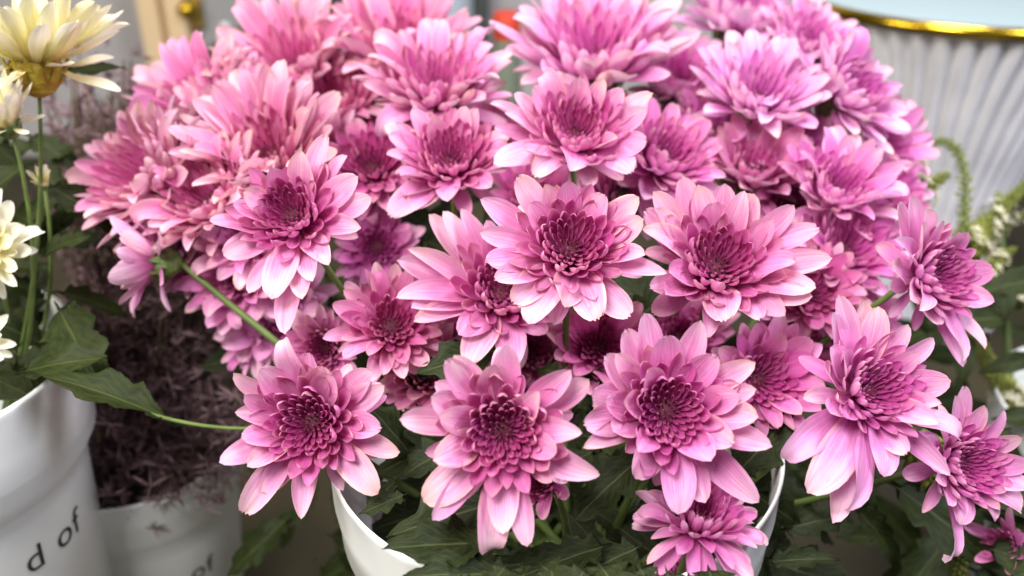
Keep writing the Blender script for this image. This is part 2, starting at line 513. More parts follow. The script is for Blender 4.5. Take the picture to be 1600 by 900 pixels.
# ------------------------------------------------------------------ flower builder
FL = {}
def flower(px, py, d, Rpx, n, label, tips=None, tint=0.5, age=0.0, sets=PINKS, mid=34, inner=70, outer=26, fill=8, cup=0.32, seed=0,
           stem_to=None, droop=0.0, opened=1.0, group='pink chrysanthemums in the bucket', heart=HEART, calyx=CALYX, name='chrysanthemum', cat='flower',
           stem_bend=None, stem_r=0.0019, kw=0.9):
    r = random.Random(seed * 7 + 3)
    R = Rpx / FPX * d
    c = P(px, py, d)
    nx, ny = n[0], n[1]
    nz = n[2] if len(n) > 2 else math.sqrt(max(0.04, 1 - nx * nx - ny * ny))
    Nw = (RIGHT * nx + UP * ny + BACK * nz).normalized()
    # local frame: Nw up; U = screen right in the flower's plane
    U = RIGHT - Nw * RIGHT.dot(Nw)
    if U.length < .15: U = UP - Nw * UP.dot(Nw)
    U.normalize()
    V = Nw.cross(U)
    base = c - Nw * 0.22 * R
    root = empty(name, base)
    tag(root, label, cat, group)
    def put(kind, b, p, hint, L, k, t, g=None):
        o = bpy.data.objects.new('petal', r.choice(sets[kind]))
        COL.objects.link(o)
        o.parent = root
        roll = r.uniform(-.28, .28)
        Y = (p - b).normalized()
        h2 = Matrix.Rotation(roll, 3, Y) @ hint
        o.matrix_local = orient(b, p, h2, L, k * kw)
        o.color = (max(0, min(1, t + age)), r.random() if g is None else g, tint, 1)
    # heart: small dome at the bottom of the petals
    m = MB()
    m.lathe([(0.20 * R, 0.0), (0.18 * R, 0.06 * R), (0.12 * R, 0.11 * R), (0.04 * R, 0.13 * R), (0.001 * R, 0.132 * R)], 14)
    q = Nw.to_track_quat('Z', 'Y')
    o = m.build('heart', heart, root); o.rotation_mode = 'QUATERNION'; o.rotation_quaternion = q
    cz = lumpy_cup(R, 0.03, 24, seed)
    o = cz.build('calyx', calyx, root); o.rotation_mode = 'QUATERNION'; o.rotation_quaternion = q
    def loc(rho, a, z):
        return (U * math.cos(a) + V * math.sin(a)) * rho + Nw * z
    GA = math.pi * (3 - math.sqrt(5))
    a0 = r.uniform(0, 6.28)
    # inner petals
    for i in range(inner):
        k = (i + .6) / inner
        rho = (0.012 + 0.345 * k ** 0.58) * R * opened
        h = (0.22 + 0.23 * k + r.uniform(-.02, .03)) * R
        a = a0 + i * GA
        rb = 0.17 * R * k ** .5
        b = loc(rb, a, 0.11 * R * (1 - k))
        p = loc(rho * r.uniform(.95, 1.05), a + r.uniform(-.08, .08), h)
        L = (p - b).length
        rad = (U * math.cos(a) + V * math.sin(a))
        put('inner', b, p, Nw - rad * 1.2, L, 0.44 + 0.34 * k + r.uniform(-.05, .05), 0.05 + 0.50 * k ** 0.75)
    # middle petals
    for i in range(mid):
        k = (i + .5) / mid
        rho = (0.37 + 0.36 * k + r.uniform(-.03, .03)) * R * opened
        h = (0.47 - 0.08 * k + r.uniform(-.05, .06)) * R
        a = a0 + (i + inner) * GA
        b = loc(0.18 * R, a, -0.01 * R)
        p = loc(rho, a + r.uniform(-.1, .1), h)
        L = (p - b).length
        rad = (U * math.cos(a) + V * math.sin(a))
        put('mid', b, p, Nw - rad, L, r.uniform(.78, 1.05), 0.46 + 0.30 * k)
    # outer petals: measured tips, or an even whorl
    if tips:
        for tp in tips:
            tx, ty = tp[0], tp[1]
            kind = tp[2] if len(tp) > 2 else None
            dx, dy = (tx - px) / FPX * d, (py - ty) / FPX * d
            rr = math.hypot(dx, dy)
            h = (0.30 + 0.30 * max(0, 1 - rr / R) - 0.25 * max(0, rr / R - 1.0) + r.uniform(-.05, .08)) * R
            if ty > py + 0.5 * Rpx: h -= 0.22 * R
            dz = (h - 0.22 * R * .3 - nx * dx - ny * dy) / max(nz, .45)
            p = (RIGHT * dx + UP * dy + BACK * dz) + Nw * 0.22 * R
            rad = p - Nw * p.dot(Nw)
            rad = rad.normalized()
            b = rad * 0.17 * R - Nw * 0.05 * R
            L = (p - b).length
            if kind is None:
                kind = 'reflex' if (ty > py + .5 * Rpx and r.random() < .5) else 'outer'
            kk = r.uniform(.92, 1.12) * min(1.35, max(.85, .95 * R / L))
            put(kind, b, p, Nw - rad * .55, L, kk, min(1, 0.62 + 0.36 * rr / R))
    else:
        for i in range(outer):
            k = (i + .5) / outer
            rho = (0.66 + 0.34 * k + r.uniform(-.05, .05)) * R
            a = a0 + (i + inner + mid) * GA
            h = (0.30 * (1 - k) + cup * 1.0 + r.uniform(-.08, .08)) * R - droop * R * k
            b = loc(0.18 * R, a, -0.04 * R)
            p = loc(rho, a + r.uniform(-.1, .1), h)
            L = (p - b).length
            rad = (U * math.cos(a) + V * math.sin(a))
            kind = 'outer' if r.random() < .85 else ('reflex' if r.random() < .7 else 'curl')
            put(kind, b, p, Nw - rad * .6, L, r.uniform(.85, 1.1), 0.66 + 0.34 * k)
    for i in range(fill):
        a = a0 + i * 2 * math.pi / fill + r.uniform(-.2, .2)
        rho = r.uniform(.74, .9) * R
        h = r.uniform(-.40, .02) * R + cup * .2 * R - droop * R * .5
        b = loc(0.18 * R, a, -0.07 * R)
        p = loc(rho, a, h)
        rad = (U * math.cos(a) + V * math.sin(a))
        put('outer', b, p, Nw - rad * .4, (p - b).length, r.uniform(.9, 1.1), r.uniform(.8, 1.0))
    # stem
    if stem_to is None:
        stem_to = BUCKET_C + Vector((r.uniform(-.06, .06), r.uniform(-.05, .05), -0.10))
    s0 = -Nw * 0.38 * R
    s2 = Vector(stem_to) - base
    if stem_bend is not None: s1 = Vector(stem_bend) - base
    else: s1 = s0 - Nw * 0.05 + Vector((0, 0, -0.03)) + (s2 - s0) * 0.18
    pts = bez(s0, s1, s2, 12)
    m = MB(); m.tube(pts, [stem_r * (0.85 + .5 * i / 11) for i in range(12)], 8)
    m.build('stem', STEM, root)
    FL[seed] = root
    return root

# ------------------------------------------------------------------ pink flowers
TA = [(370,581),(390,614),(416,573),(376,640),(356,715),(384,801,'reflex'),(475,807,'outer'),(594,767,'reflex'),(630,699),(603,664),(604,600),(585,578),(489,548),(450,537,'curl'),(509,569),(392,678),(400,720),(413,765),(525,578)]
TB = [(792,536),(771,566),(697,558),(677,615),(628,651),(690,643),(682,708),(662,783),(677,808,'outer'),(767,855,'curl'),(786,828,'outer'),(824,852,'outer'),(935,736),(918,590),(907,670),(867,696),(841,606),(711,553),(890,575)]
TC = [(1005,489),(976,512),(1092,500),(1037,521),(959,551),(941,553),(1113,551),(1172,564),(1172,604),(1144,612),(1170,644),(1190,688),(1179,779,'outer'),(1097,780,'outer'),(1053,795,'reflex'),(989,743,'reflex'),(907,693),(941,622),(968,622),(953,667),(987,693),(1096,708),(1133,683),(1007,571),(907,658),(921,612)]
TD = [(1310,460),(1355,469),(1296,488),(1379,479),(1422,507),(1468,529),(1477,593),(1460,627),(1446,655),(1482,742,'outer'),(1480,670,'curl'),(1398,703),(1365,737),(1300,785,'reflex'),(1281,803,'outer'),(1241,756,'reflex'),(1219,698,'curl'),(1272,636),(1274,569),(1286,541),(1305,546),(1293,641),(1429,550)]
TE = [(1501,600),(1480,615),(1534,632),(1566,639),(1597,684),(1602,722),(1602,760),(1600,801),(1554,815),(1477,858,'curl'),(1487,813),(1453,775),(1434,737),(1420,679),(1425,713)]
TF = [(1407,309),(1433,329),(1456,347),(1502,364),(1547,422),(1544,471),(1546,547,'outer'),(1502,573,'outer'),(1493,567,'reflex'),(1362,418),(1391,467),(1400,484),(1369,378),(1389,320),(1484,364),(1418,351),(1449,507)]
TG = [(1070,273),(1021,299),(1089,289),(1134,286),(1160,299),(1173,305),(1234,322),(1277,357),(1282,405),(1250,450),(1247,463),(1215,492),(1118,502),(1028,460),(1005,450),(999,360),(1005,328),(1034,425),(1024,328),(1115,315),(1198,344),(1224,412),(1170,500)]
TH = [(807,275),(750,312),(885,285),(945,305),(995,310),(1000,345),(1002,400),(1035,428),(760,410),(750,365),(825,505,'reflex'),(980,495,'outer'),(880,480),(825,320),(772,438),(800,475),(930,500),(850,290)]
TI = [(650,480),(625,408),(640,390),(670,335),(720,325),(692,330),(625,465),(655,500),(735,565,'reflex'),(800,570,'reflex'),(720,520),(760,345),(850,520)]
TJ = [(854,118,'curl'),(905,123),(831,140),(803,150),(765,163),(789,183),(772,206),(772,262),(818,247),(831,285),(886,277),(928,266),(983,277),(1004,231),(1010,173),(1021,144),(957,228),(943,125),(972,140),(917,137)]
TK = [(644,171),(619,194),(601,197),(610,215),(609,247),(634,283),(635,311),(647,332),(703,320),(817,260),(794,229),(747,171),(728,166),(679,185),(614,344,'reflex'),(770,300),(800,205)]
TM = [(544,244),(513,209),(478,240),(587,313),(573,360),(522,416),(484,467),(456,520,'outer'),(438,467),(398,458),(353,400),(342,349),(376,324),(389,302),(429,267),(565,280),(500,440)]

flower(482,662,.42,138,(-.03,.12),'fully open pink chrysanthemum with pointed petals, lowest on the left, above the white bucket edge',TA,seed=1)
flower(786,675,.385,150,(0,.08),'large face-on pink chrysanthemum with oval petals hanging down, at the bottom centre',TB,seed=2)
flower(1046,642,.40,150,(-.05,.16),'big layered pink chrysanthemum with long petals reaching right, next to the bottom centre bloom',TC,seed=3,tint=.47)
flower(1367,608,.42,130,(.2,.3),'pink chrysanthemum with limp crumpled petals drooping below it, right of the biggest blooms',TD,seed=4,tint=.44)
flower(1513,725,.44,112,(.28,.15),'pink chrysanthemum at the lower right edge with one petal curling at its foot',TE,seed=5,tint=.44)
flower(1471,429,.47,112,(.38,.15),'pink chrysanthemum facing right in front of the white fluted table',TF,seed=6,tint=.43)
flower(1124,407,.45,148,(-.05,.36),'broad pale-tipped pink chrysanthemum with many layered petals, right of centre',TG,seed=7)
flower(893,383,.43,140,(0,.3),'pink chrysanthemum with wide separate petals at the very centre of the bunch',TH,seed=8)
flower(788,450,.475,135,(.15,.4),'pink chrysanthemum half covered by the central bloom, showing its left side',TI,seed=9)
flower(900,199,.50,125,(0,.5),'cup-shaped pink chrysanthemum with peach petal edges, standing above the central bloom',TJ,seed=10)
flower(703,243,.51,115,(0,.46),'deep pink chrysanthemum with erect petals, left below the peach-edged cup-shaped bloom',TK,seed=11)
flower(451,331,.46,128,(-.08,.3),'sharp pink chrysanthemum with dark heart at left centre, one petal hanging straight down',TM,seed=13)

def simple(px,py,d,R,n,label,**k):
    k.setdefault('inner', 42 if d >= .53 else 50)
    rv = random.Random(k.get('seed', 0) + 500)
    k.setdefault('fill', 9); k.setdefault('mid', 30)
    k.setdefault('cup', rv.uniform(.18, .52)); k.setdefault('opened', rv.uniform(.82, 1.12)); k.setdefault('kw', rv.uniform(.78, .98))
    return flower(px,py,d,R*(1.2 if d >= .53 else 1.08),n,label,None,**k)
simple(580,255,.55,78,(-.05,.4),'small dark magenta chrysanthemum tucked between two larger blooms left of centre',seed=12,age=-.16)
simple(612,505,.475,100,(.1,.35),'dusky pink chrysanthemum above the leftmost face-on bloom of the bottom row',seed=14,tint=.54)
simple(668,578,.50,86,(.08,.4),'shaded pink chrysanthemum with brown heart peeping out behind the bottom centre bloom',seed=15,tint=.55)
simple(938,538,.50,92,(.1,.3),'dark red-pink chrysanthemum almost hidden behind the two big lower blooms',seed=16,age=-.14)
simple(1192,592,.475,98,(.1,.2),'magenta chrysanthemum squeezed between the layered bloom and the drooping-petalled one',seed=17,age=-.08,tint=.47)
simple(1268,455,.52,85,(.05,.3),'dark magenta chrysanthemum showing only a folded petal beside the broad pale-tipped bloom',seed=18,age=-.1)
simple(1310,290,.54,92,(.12,.6),'violet-pink chrysanthemum with narrow erect inner petals below the pale lilac blooms',seed=19,tint=.42)
simple(1180,262,.56,82,(0,.65),'small rosy chrysanthemum in the row just under the pale lilac bloom',seed=20)
simple(1325,385,.53,98,(.1,.45),'mauve chrysanthemum behind the bloom that faces right, petals spread flat',seed=21,tint=.42)
simple(1045,240,.54,95,(.35,.5),'magenta chrysanthemum with upright petals, right of the peach-edged cup-shaped bloom',seed=22,tint=.45)
simple(1188,140,.57,108,(.05,.62),'haze-paled lilac chrysanthemum with wide petals at upper right, left of the right-leaning one',seed=23,tint=.36,age=.3,cup=.3)  # reflection haze put into the petal colour: paler and more lilac
simple(1335,138,.58,100,(.5,.45),'lilac pink chrysanthemum leaning right against the fluted table, near the gold rim',seed=24,tint=.38,age=.14)
simple(928,72,.60,142,(-.05,.68),'large pale pink chrysanthemum at the top edge, above the peach-edged cup-shaped bloom',seed=25,tint=.44,age=.22,cup=.3)  # pale petals carry some of the glass haze in their colour
simple(1165,15,.68,115,(.1,.7),'haze-paled lilac chrysanthemum cut by the top edge of the picture at upper right',seed=26,tint=.36,age=.3,cup=.3)  # haze from the glass painted in as pale lilac petals
simple(680,125,.57,112,(0,.66),'pale pink chrysanthemum seen from its side at the top, left of the largest pale one',seed=27,outer=34,mid=42,kw=.74,opened=1.0,age=.1,cup=.3)
simple(625,70,.63,112,(0,.65),'rosy chrysanthemum on the top outline, behind the side-on pale one',seed=28,outer=34,mid=42,kw=.74,opened=1.0,tint=0.56,age=.05)
simple(455,95,.62,115,(-.1,.6),'rosy pink chrysanthemum with two pale upright petals on the upper left outline',seed=29,outer=34,mid=42,kw=.74,opened=1.0,tint=0.56,age=.12)
simple(415,230,.545,122,(-.12,.5),'salmon pink chrysanthemum with tightly layered petals above the sharp dark-hearted one',seed=30,outer=34,mid=42,kw=.74,opened=1.0,tint=0.58,age=.18)
simple(315,155,.60,98,(-.25,.55),'mauve chrysanthemum on the upper left outline near the cream door frame',seed=31,outer=34,mid=42,kw=.74,opened=1.0,tint=0.54,age=.12)
simple(215,268,.55,118,(-.45,.4),'soft pink chrysanthemum at the far left end with thin curled petal tips',seed=32,outer=34,mid=42,kw=.74,opened=1.0,tint=0.54,age=.2)
simple(322,305,.53,108,(-.3,.5),'rose chrysanthemum with a brownish heart, second from the far left end',seed=33,outer=34,mid=42,kw=.74,opened=1.0,tint=0.56,age=.13)
simple(222,408,.525,92,(-.93,.05,.12),'chrysanthemum turned away at far left showing its green base and few loose petals',seed=34,tint=.45,age=.12,outer=9,fill=6,mid=10,inner=20,
       stem_bend=P(300,430,.53), kw=1.15)
simple(365,425,.54,90,(-.2,.15),'mauve chrysanthemum hanging low under the left blooms',seed=35,tint=.47,age=.05)
simple(430,480,.56,95,(-.05,-.15),'pale mauve chrysanthemum nodding behind the sharp dark-hearted bloom',seed=36,tint=.44,age=.12)
simple(385,535,.56,45,(-.5,0),'small mauve chrysanthemum with thin curled petals at the lower left of the bunch',seed=37,tint=.45,outer=9,fill=5,mid=8,inner=14)
simple(1098,800,.405,112,(.1,.78),'pink chrysanthemum below the big layered one with petals hanging over the bucket',seed=38,droop=.42,tint=.46,cup=.1)
simple(520,150,.60,88,(-.05,.6),'dark rose chrysanthemum at the top between the two-petalled rosy one and the pale side-on one',seed=39,outer=34,mid=42,kw=.74,opened=1.0,age=-.02,tint=0.56)
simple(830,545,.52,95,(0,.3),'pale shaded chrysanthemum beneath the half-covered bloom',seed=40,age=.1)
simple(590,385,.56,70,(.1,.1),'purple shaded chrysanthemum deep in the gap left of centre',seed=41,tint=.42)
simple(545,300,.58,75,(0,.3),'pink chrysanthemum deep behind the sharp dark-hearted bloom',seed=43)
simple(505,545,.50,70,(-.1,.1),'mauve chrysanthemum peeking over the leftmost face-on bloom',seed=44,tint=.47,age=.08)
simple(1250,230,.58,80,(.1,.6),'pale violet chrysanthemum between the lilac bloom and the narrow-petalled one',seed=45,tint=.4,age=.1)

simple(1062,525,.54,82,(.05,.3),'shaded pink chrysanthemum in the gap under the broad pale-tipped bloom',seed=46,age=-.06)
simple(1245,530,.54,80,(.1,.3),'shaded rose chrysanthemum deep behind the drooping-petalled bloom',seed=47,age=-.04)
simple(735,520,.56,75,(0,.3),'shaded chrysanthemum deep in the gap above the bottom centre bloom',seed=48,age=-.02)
for i, (x, y, d, R, n, tint, age, lab) in enumerate((
    (1062, 120, .63, 88, (.1, .6), .42, .1, 'pale pink chrysanthemum squeezed between the two largest pale ones at the top'),  # slightly paled, with reflection haze in its colour
    (1235, 318, .57, 78, (.1, .5), .44, .0, 'rose violet chrysanthemum just right above the broad pale-tipped bloom'),
    (1115, 195, .60, 80, (.1, .6), .42, .08, 'pale violet chrysanthemum right under the top gap between pale blooms'),  # tint paled to hold a little of the painted haze
    (975, 300, .57, 78, (.1, .5), .46, .0, 'deep pink chrysanthemum under the right side of the peach-edged bloom'),
    (835, 300, .57, 75, (-.1, .5), .48, -.05, 'deep pink chrysanthemum under the left side of the peach-edged bloom'),
    (600, 175, .60, 82, (0, .6), .5, .1, 'dusty pink chrysanthemum under the rosy top outline, left of the side-on pale one'),
    (500, 245, .57, 80, (0, .5), .5, .1, 'dusty pink chrysanthemum right behind the top of the sharp dark-hearted bloom'),
    (365, 165, .60, 80, (-.1, .6), .5, .12, 'salmon chrysanthemum between the mauve outline bloom and the two-petalled rosy one'),
    (275, 215, .59, 82, (-.3, .5), .5, .14, 'soft rose chrysanthemum above the far left end bloom'),
    (250, 345, .56, 78, (-.35, .3), .48, .12, 'soft mauve chrysanthemum under the far left end bloom'),
    (310, 395, .55, 76, (-.25, .2), .47, .06, 'mauve rose chrysanthemum beside the turned-away one'),
    (385, 370, .53, 78, (-.2, .25), .49, .08, 'rose chrysanthemum tucked under the left side of the sharp dark-hearted bloom'),
    (1390, 305, .59, 74, (.3, .4), .42, .05, 'violet pink chrysanthemum at the right outline under the right-leaning one'),
    (1385, 225, .62, 70, (.4, .3), .40, .08, 'lilac chrysanthemum low on the right outline in front of the flutes'),
    (1270, 60, .64, 82, (.2, .6), .39, .16, 'haze-paled lilac chrysanthemum touching the gold rim at upper right'),  # petals lightened towards lilac to hold the reflected haze
    (760, 215, .60, 62, (0, .5), .5, -.05, 'small dark pink chrysanthemum between the erect-petalled and the cup-shaped bloom'),
    (1340, 500, .54, 70, (.2, .3), .44, .0, 'shaded violet chrysanthemum between the right-facing and the drooping-petalled bloom'),
    (555, 95, .66, 75, (0, .6), .5, .06, 'rosy chrysanthemum on the top outline near the white upright trim'))):
    simple(x, y, d, R, n, lab, seed=80 + i, tint=tint, age=age, inner=26, mid=24, outer=24, fill=7)
# half-open buds
def bud(px, py, d, R, n, label, seed, n_pet=34, tint=.5, age=-.1, stem_to=None, loose=5):
    o = flower(px, py, d, R, n, label, None, tint=tint, age=age, seed=seed, mid=16, inner=30, outer=loose, fill=0, cup=.55, opened=.85, group='pink chrysanthemum buds', stem_to=stem_to, name='chrysanthemum_bud', cat='flower bud')
    return o
bud(845,755,.41,72,(-.45,.25),'half-open dark pink bud beneath the face-on bottom centre bloom',50,loose=8)
bud(1068,905,.44,60,(0,.75),'deep pink bud at the bottom edge under the hanging-petalled bloom',51,stem_to=P(1040,1100,.46))
bud(1570,850,.50,62,(-.75,.35),'closed pink bud at the lower right edge beneath the curled petal',52,stem_to=P(1660,950,.55))

# ------------------------------------------------------------------ setting: ground and the back of the shop
WOOD = plain_mat('dark brown board', (0.026, 0.022, 0.010), (0.055, 0.045, 0.020), 0.6, 9)
mesh_obj('ground', [(-3, -1, GROUND_Z), (3, -1, GROUND_Z), (3, 4, GROUND_Z), (-3, 4, GROUND_Z)], [(0, 1, 2, 3)], WOOD)['kind'] = 'structure'
YW = 1.62
DW = YW / (math.cos(PITCH) + math.sin(PITCH) * 410 / FPX)
def wx(px): return (px - 800) / FPX * DW
def wz(py): return P(800, py, DW).z
WALLM = plain_mat('grey wall paint', (0.40, 0.385, 0.38), (0.46, 0.44, 0.43), 0.7, 5)
m = MB(); m.box((0, YW + .06, GROUND_Z + 1.2), (6, .06, 2.4))
tag(m.build('wall_back', WALLM, None, False), kind='structure')
CREAMP = plain_mat('cream gloss paint', (0.70, 0.52, 0.30), (0.76, 0.58, 0.35), 0.35, 4)
fr = empty('door_frame', (wx(270), YW, GROUND_Z))
tag(fr, 'cream painted door frame standing behind the left end of the pink bunch', 'door frame')
for a, b, y in ((232, 262, .02), (262, 276, .0), (276, 304, .028)):
    m = MB(); m.box((wx((a + b) / 2) - wx(270), .01 - y, 1.1), (wx(b) - wx(a), .05, 2.2))
    m.build('moulding', CREAMP, fr, False)
DOORM = plain_mat('grey door paint', (0.27, 0.28, 0.28), (0.33, 0.33, 0.33), 0.4, 4)
dr = empty('door', (wx(410), YW, GROUND_Z)); tag(dr, 'grey painted door beside the cream door frame', 'door')
m = MB(); m.box((0, .012, 1.1), (wx(514) - wx(306), .03, 2.2)); m.build('panel', DOORM, dr, False)
GOLD = plain_mat('polished gold', (0.60, 0.38, 0.02), (0.66, 0.44, 0.04), 0.2, 20, metallic=1.0)
BRASS = plain_mat('old brass', (0.42, 0.30, 0.08), (0.5, 0.36, 0.10), 0.35, 20, metallic=0.8)
m = MB(); m.box((wx(312) - wx(410), -.012, wz(14) - GROUND_Z), (.026, .012, .05)); pl = m.build('handle_plate', BRASS, dr, False)
m = MB(); m.tube([(wx(308) - wx(410), -.018, wz(4) - GROUND_Z), (wx(308) - wx(410), -.034, wz(4) - GROUND_Z), (wx(308) - wx(410), -.048, wz(4) - GROUND_Z), (wx(308) - wx(410), -.055, wz(4) - GROUND_Z)], [.006, .014, .014, .006], 14); m.build('knob', GOLD, pl)
DARK = plain_mat('dark green metal', (0.045, 0.055, 0.05), (0.07, 0.08, 0.075), 0.5, 12)
m = MB()
a, b = Vector((wx(335), YW - .07, wz(112))), Vector((wx(525), YW - .07, wz(-15)))
dvec = (b - a).normalized()
m.tube([a - dvec * .25, a, b, b + dvec * .2], [.05] * 4, 4)
tag(m.build('sloping_rail', DARK, None, False), 'dark sloping rail in front of the grey door', 'rail')
GLINTW = plain_mat('white glint gloss', (0.80, 0.86, 0.90), (0.86, 0.90, 0.93), 0.2, 10, 0.6)
for x, y, lab in ((387, 42, 'lamp glint modelled as a small white body before the dark rail, the lower one'), (437, 6, 'lamp glint modelled as a small white body before the dark rail, the upper one')):  # blurred lamp reflections, added as solid white shapes
    c = Vector((wx(x), YW - .13, wz(y)))
    m = MB(); m.lathe([(.001, -.032), (.013, -.030), (.014, .0), (.013, .016), (.006, .026), (.006, .034), (.001, .034)], 18)
    o = m.build('glint', GLINTW); o.location = c; tag(o, lab, 'glint', 'lamp glints by the door')
BLUE = plain_mat('pale blue panel paint', (0.36, 0.44, 0.52), (0.42, 0.50, 0.58), 0.5, 4)
m = MB(); m.box((wx(632), YW + .0, GROUND_Z + 1.1), (wx(742) - wx(526), .04, 2.2)); tag(m.build('blue_panel', BLUE, None, False), 'pale blue grey panel behind the top of the bunch', 'panel')
WSTR = plain_mat('white trim paint', (0.62, 0.64, 0.68), (0.68, 0.70, 0.73), 0.4, 4)
m = MB(); m.box((wx(519), YW - .01, GROUND_Z + 1.1), (wx(524) - wx(513), .06, 2.2)); tag(m.build('white_trim', WSTR, None, False), 'narrow white upright trim between grey door and blue panel', 'trim')
m = MB(); m.box((wx(755), YW - .02, GROUND_Z + 1.1), (wx(765) - wx(746), .07, 2.2)); tag(m.build('dark_post', DARK, None, False), 'dark green post right of the blue panel', 'post')
REDM = plain_mat('red card', (0.45, 0.03, 0.015), (0.52, 0.05, 0.02), 0.5, 10)
c = P(792, 40, 1.15)
GREYG = plain_mat('grey green tin', (0.10, 0.12, 0.09), (0.15, 0.17, 0.12), 0.5, 20)
e = empty('tall_container', (c.x, c.y, GROUND_Z)); tag(e, 'tall grey green container with a red lid behind the bunch beside the dark post', 'container')
hz_ = c.z - GROUND_Z
m = MB(); m.lathe([(.001, 0), (.017, 0), (.018, .004), (.018, hz_ - .018), (.014, hz_ - .012), (.001, hz_ - .012)], 24); m.build('body', GREYG, e)
m = MB(); m.lathe([(.0165, hz_ - .016), (.0172, hz_ - .012), (.0172, hz_ + .014), (.014, hz_ + .017), (.001, hz_ + .017)], 24); m.build('lid', REDM, e)

# ------------------------------------------------------------------ white buckets
def bucket(name, c, R, label, neck=.86, collar=.062, body=.24, group='white flower buckets'):
    e = empty(name, (c.x, c.y, GROUND_Z)); tag(e, label, 'bucket', group)
    z0 = c.z - GROUND_Z
    # outside and inside of the flared collar, with a rolled rim
    m = MB(); m.lathe([(R * neck, -collar - .022), (R * neck * 1.012, -collar - .014), (R * (neck + 1) / 2, -collar - .004), (R * .985, -collar + .012), (R * 1.0, -collar * .5), (R * 1.0, -.004), (R * 1.006, -.001), (R * .998, .002), (R * .985, -.002), (R * .98, -collar), (R * neck * .97, -collar - .02)], 96, (0, 0, z0))
    m.build('collar', WHITE, e)
    zb = z0 - collar - .022
    m = MB(); m.lathe([(R * neck * .998, zb), (R * neck * .99, zb - .01), (R * neck * .84, .004), (R * neck * .8, .0), (.001, .0)], 96)
    m.lathe([(R * neck * .97, zb), (R * neck * .81, .01), (.001, .01)], 96)
    m.build('body', WHITE, e)
    return e, z0, zb
bucket('flower_bucket', BUCKET_C, BUCKET_R, 'white bucket holding the pink chrysanthemums', .84, .05)
LB = P(-168, 570, .52)
lb, lb_z0, lb_zb = bucket('flower_bucket', LB, .097, 'white lettered bucket at the left edge holding the cream chrysanthemums', .885, .058)
MBK = P(206, 690, .68)
mb_, mb_z0, mb_zb = bucket('flower_bucket', MBK, .076, 'white lettered bucket full of dark purple dried flowers', .9, .035)
RB = P(1775, 640, .66)
bucket('flower_bucket', RB, .092, 'white bucket at the lower right edge behind the curled-petal bloom', .9, .05)

def lettering(text, size, root, z0, zb, Rtop, neck, ang0, zc):
    """text wrapped round the bucket body; ang0 = angle of the text's right end"""
    cu = bpy.data.curves.new('lettering', 'FONT')
    cu.body = text; cu.size = size; cu.space_character = 1.08; cu.extrude = 0.0; cu.resolution_u = 6
    t = bpy.data.objects.new('tmp', cu); COL.objects.link(t)
    bpy.context.view_layer.update()
    me = bpy.data.meshes.new_from_object(t.evaluated_get(bpy.context.evaluated_depsgraph_get()))
    bpy.data.objects.remove(t)
    bm = bmesh.new(); bm.from_mesh(me)
    bmesh.ops.subdivide_edges(bm, edges=[e for e in bm.edges if e.calc_length() > size * .2], cuts=2)
    bmesh.ops.triangulate(bm, faces=bm.faces)
    xm = max(v.co.x for v in bm.verts)
    for v in bm.verts:
        z = zc + v.co.y
        r = Rtop * neck * (.84 + .15 * max(0, min(1, z / (zb - .01)))) + .0006
        a = ang0 - (xm - v.co.x) / r
        v.co = (r * math.cos(a), r * math.sin(a), z)
    bm.to_mesh(me); bm.free()
    me.materials.clear(); me.materials.append(INK)
    o = bpy.data.objects.new('lettering', me); link(o, root)
    return o
lettering('d of', .025, lb, lb_z0, lb_zb, .097, .885, math.radians(-4), lb_zb - .034)
lettering('of', .022, mb_, mb_z0, mb_zb, .076, .9, math.radians(-31), mb_zb - .034)

# ------------------------------------------------------------------ fluted table with gold rim
TC_ = P(1505, 0, 1.05)
tb = empty('fluted_side_table', (TC_.x, TC_.y, GROUND_Z)); tag(tb, 'white fluted side table with gold rim at the upper right', 'table')
FLUTE = plain_mat('white fluted plaster', (0.68, 0.68, 0.71), (0.86, 0.86, 0.88), 0.55, 22, bump=0.3)
H = TC_.z - GROUND_Z
prof = [(.176, H - .004), (.158, H - .04), (.138, H - .09), (.117, H - .16), (.102, H - .22), (.096, H - .28), (.105, .04), (.12, .0)]
nfl, sub = 44, 8
m = MB(); vs, fs = [], []
n = nfl * sub
for rr, zz in prof:
    for k in range(n):
        ph = (k % sub) / sub * 2 * math.pi
        g = 2 * math.pi * k / n
        rad = rr * (1 - .075 * (1 - abs(math.sin(ph / 2))) ** 1.2)
        vs.append((rad * math.cos(g), rad * math.sin(g), zz))
for i in range(len(prof) - 1):
    for k in range(n):
        fs.append((i * n + (k + 1) % n, i * n + k, (i + 1) * n + k, (i + 1) * n + (k + 1) % n))
m.add(vs, fs); m.build('fluted_body', FLUTE, tb)
m = MB(); m.lathe([(.174, H - .006), (.181, H - .005), (.183, H), (.181, H + .006), (.176, H + .007), (.174, H + .004)], 96); m.build('gold_rim', GOLD, tb)
GTOP = plain_mat('pale blue glass top', (0.33, 0.43, 0.45), (0.37, 0.47, 0.49), 0.5, 3, 0.2)
m = MB(); m.lathe([(.1745, H - .004), (.1745, H + .003), (.17, H + .0035), (.001, H + .0035)], 96); m.build('table_top', GTOP, tb)

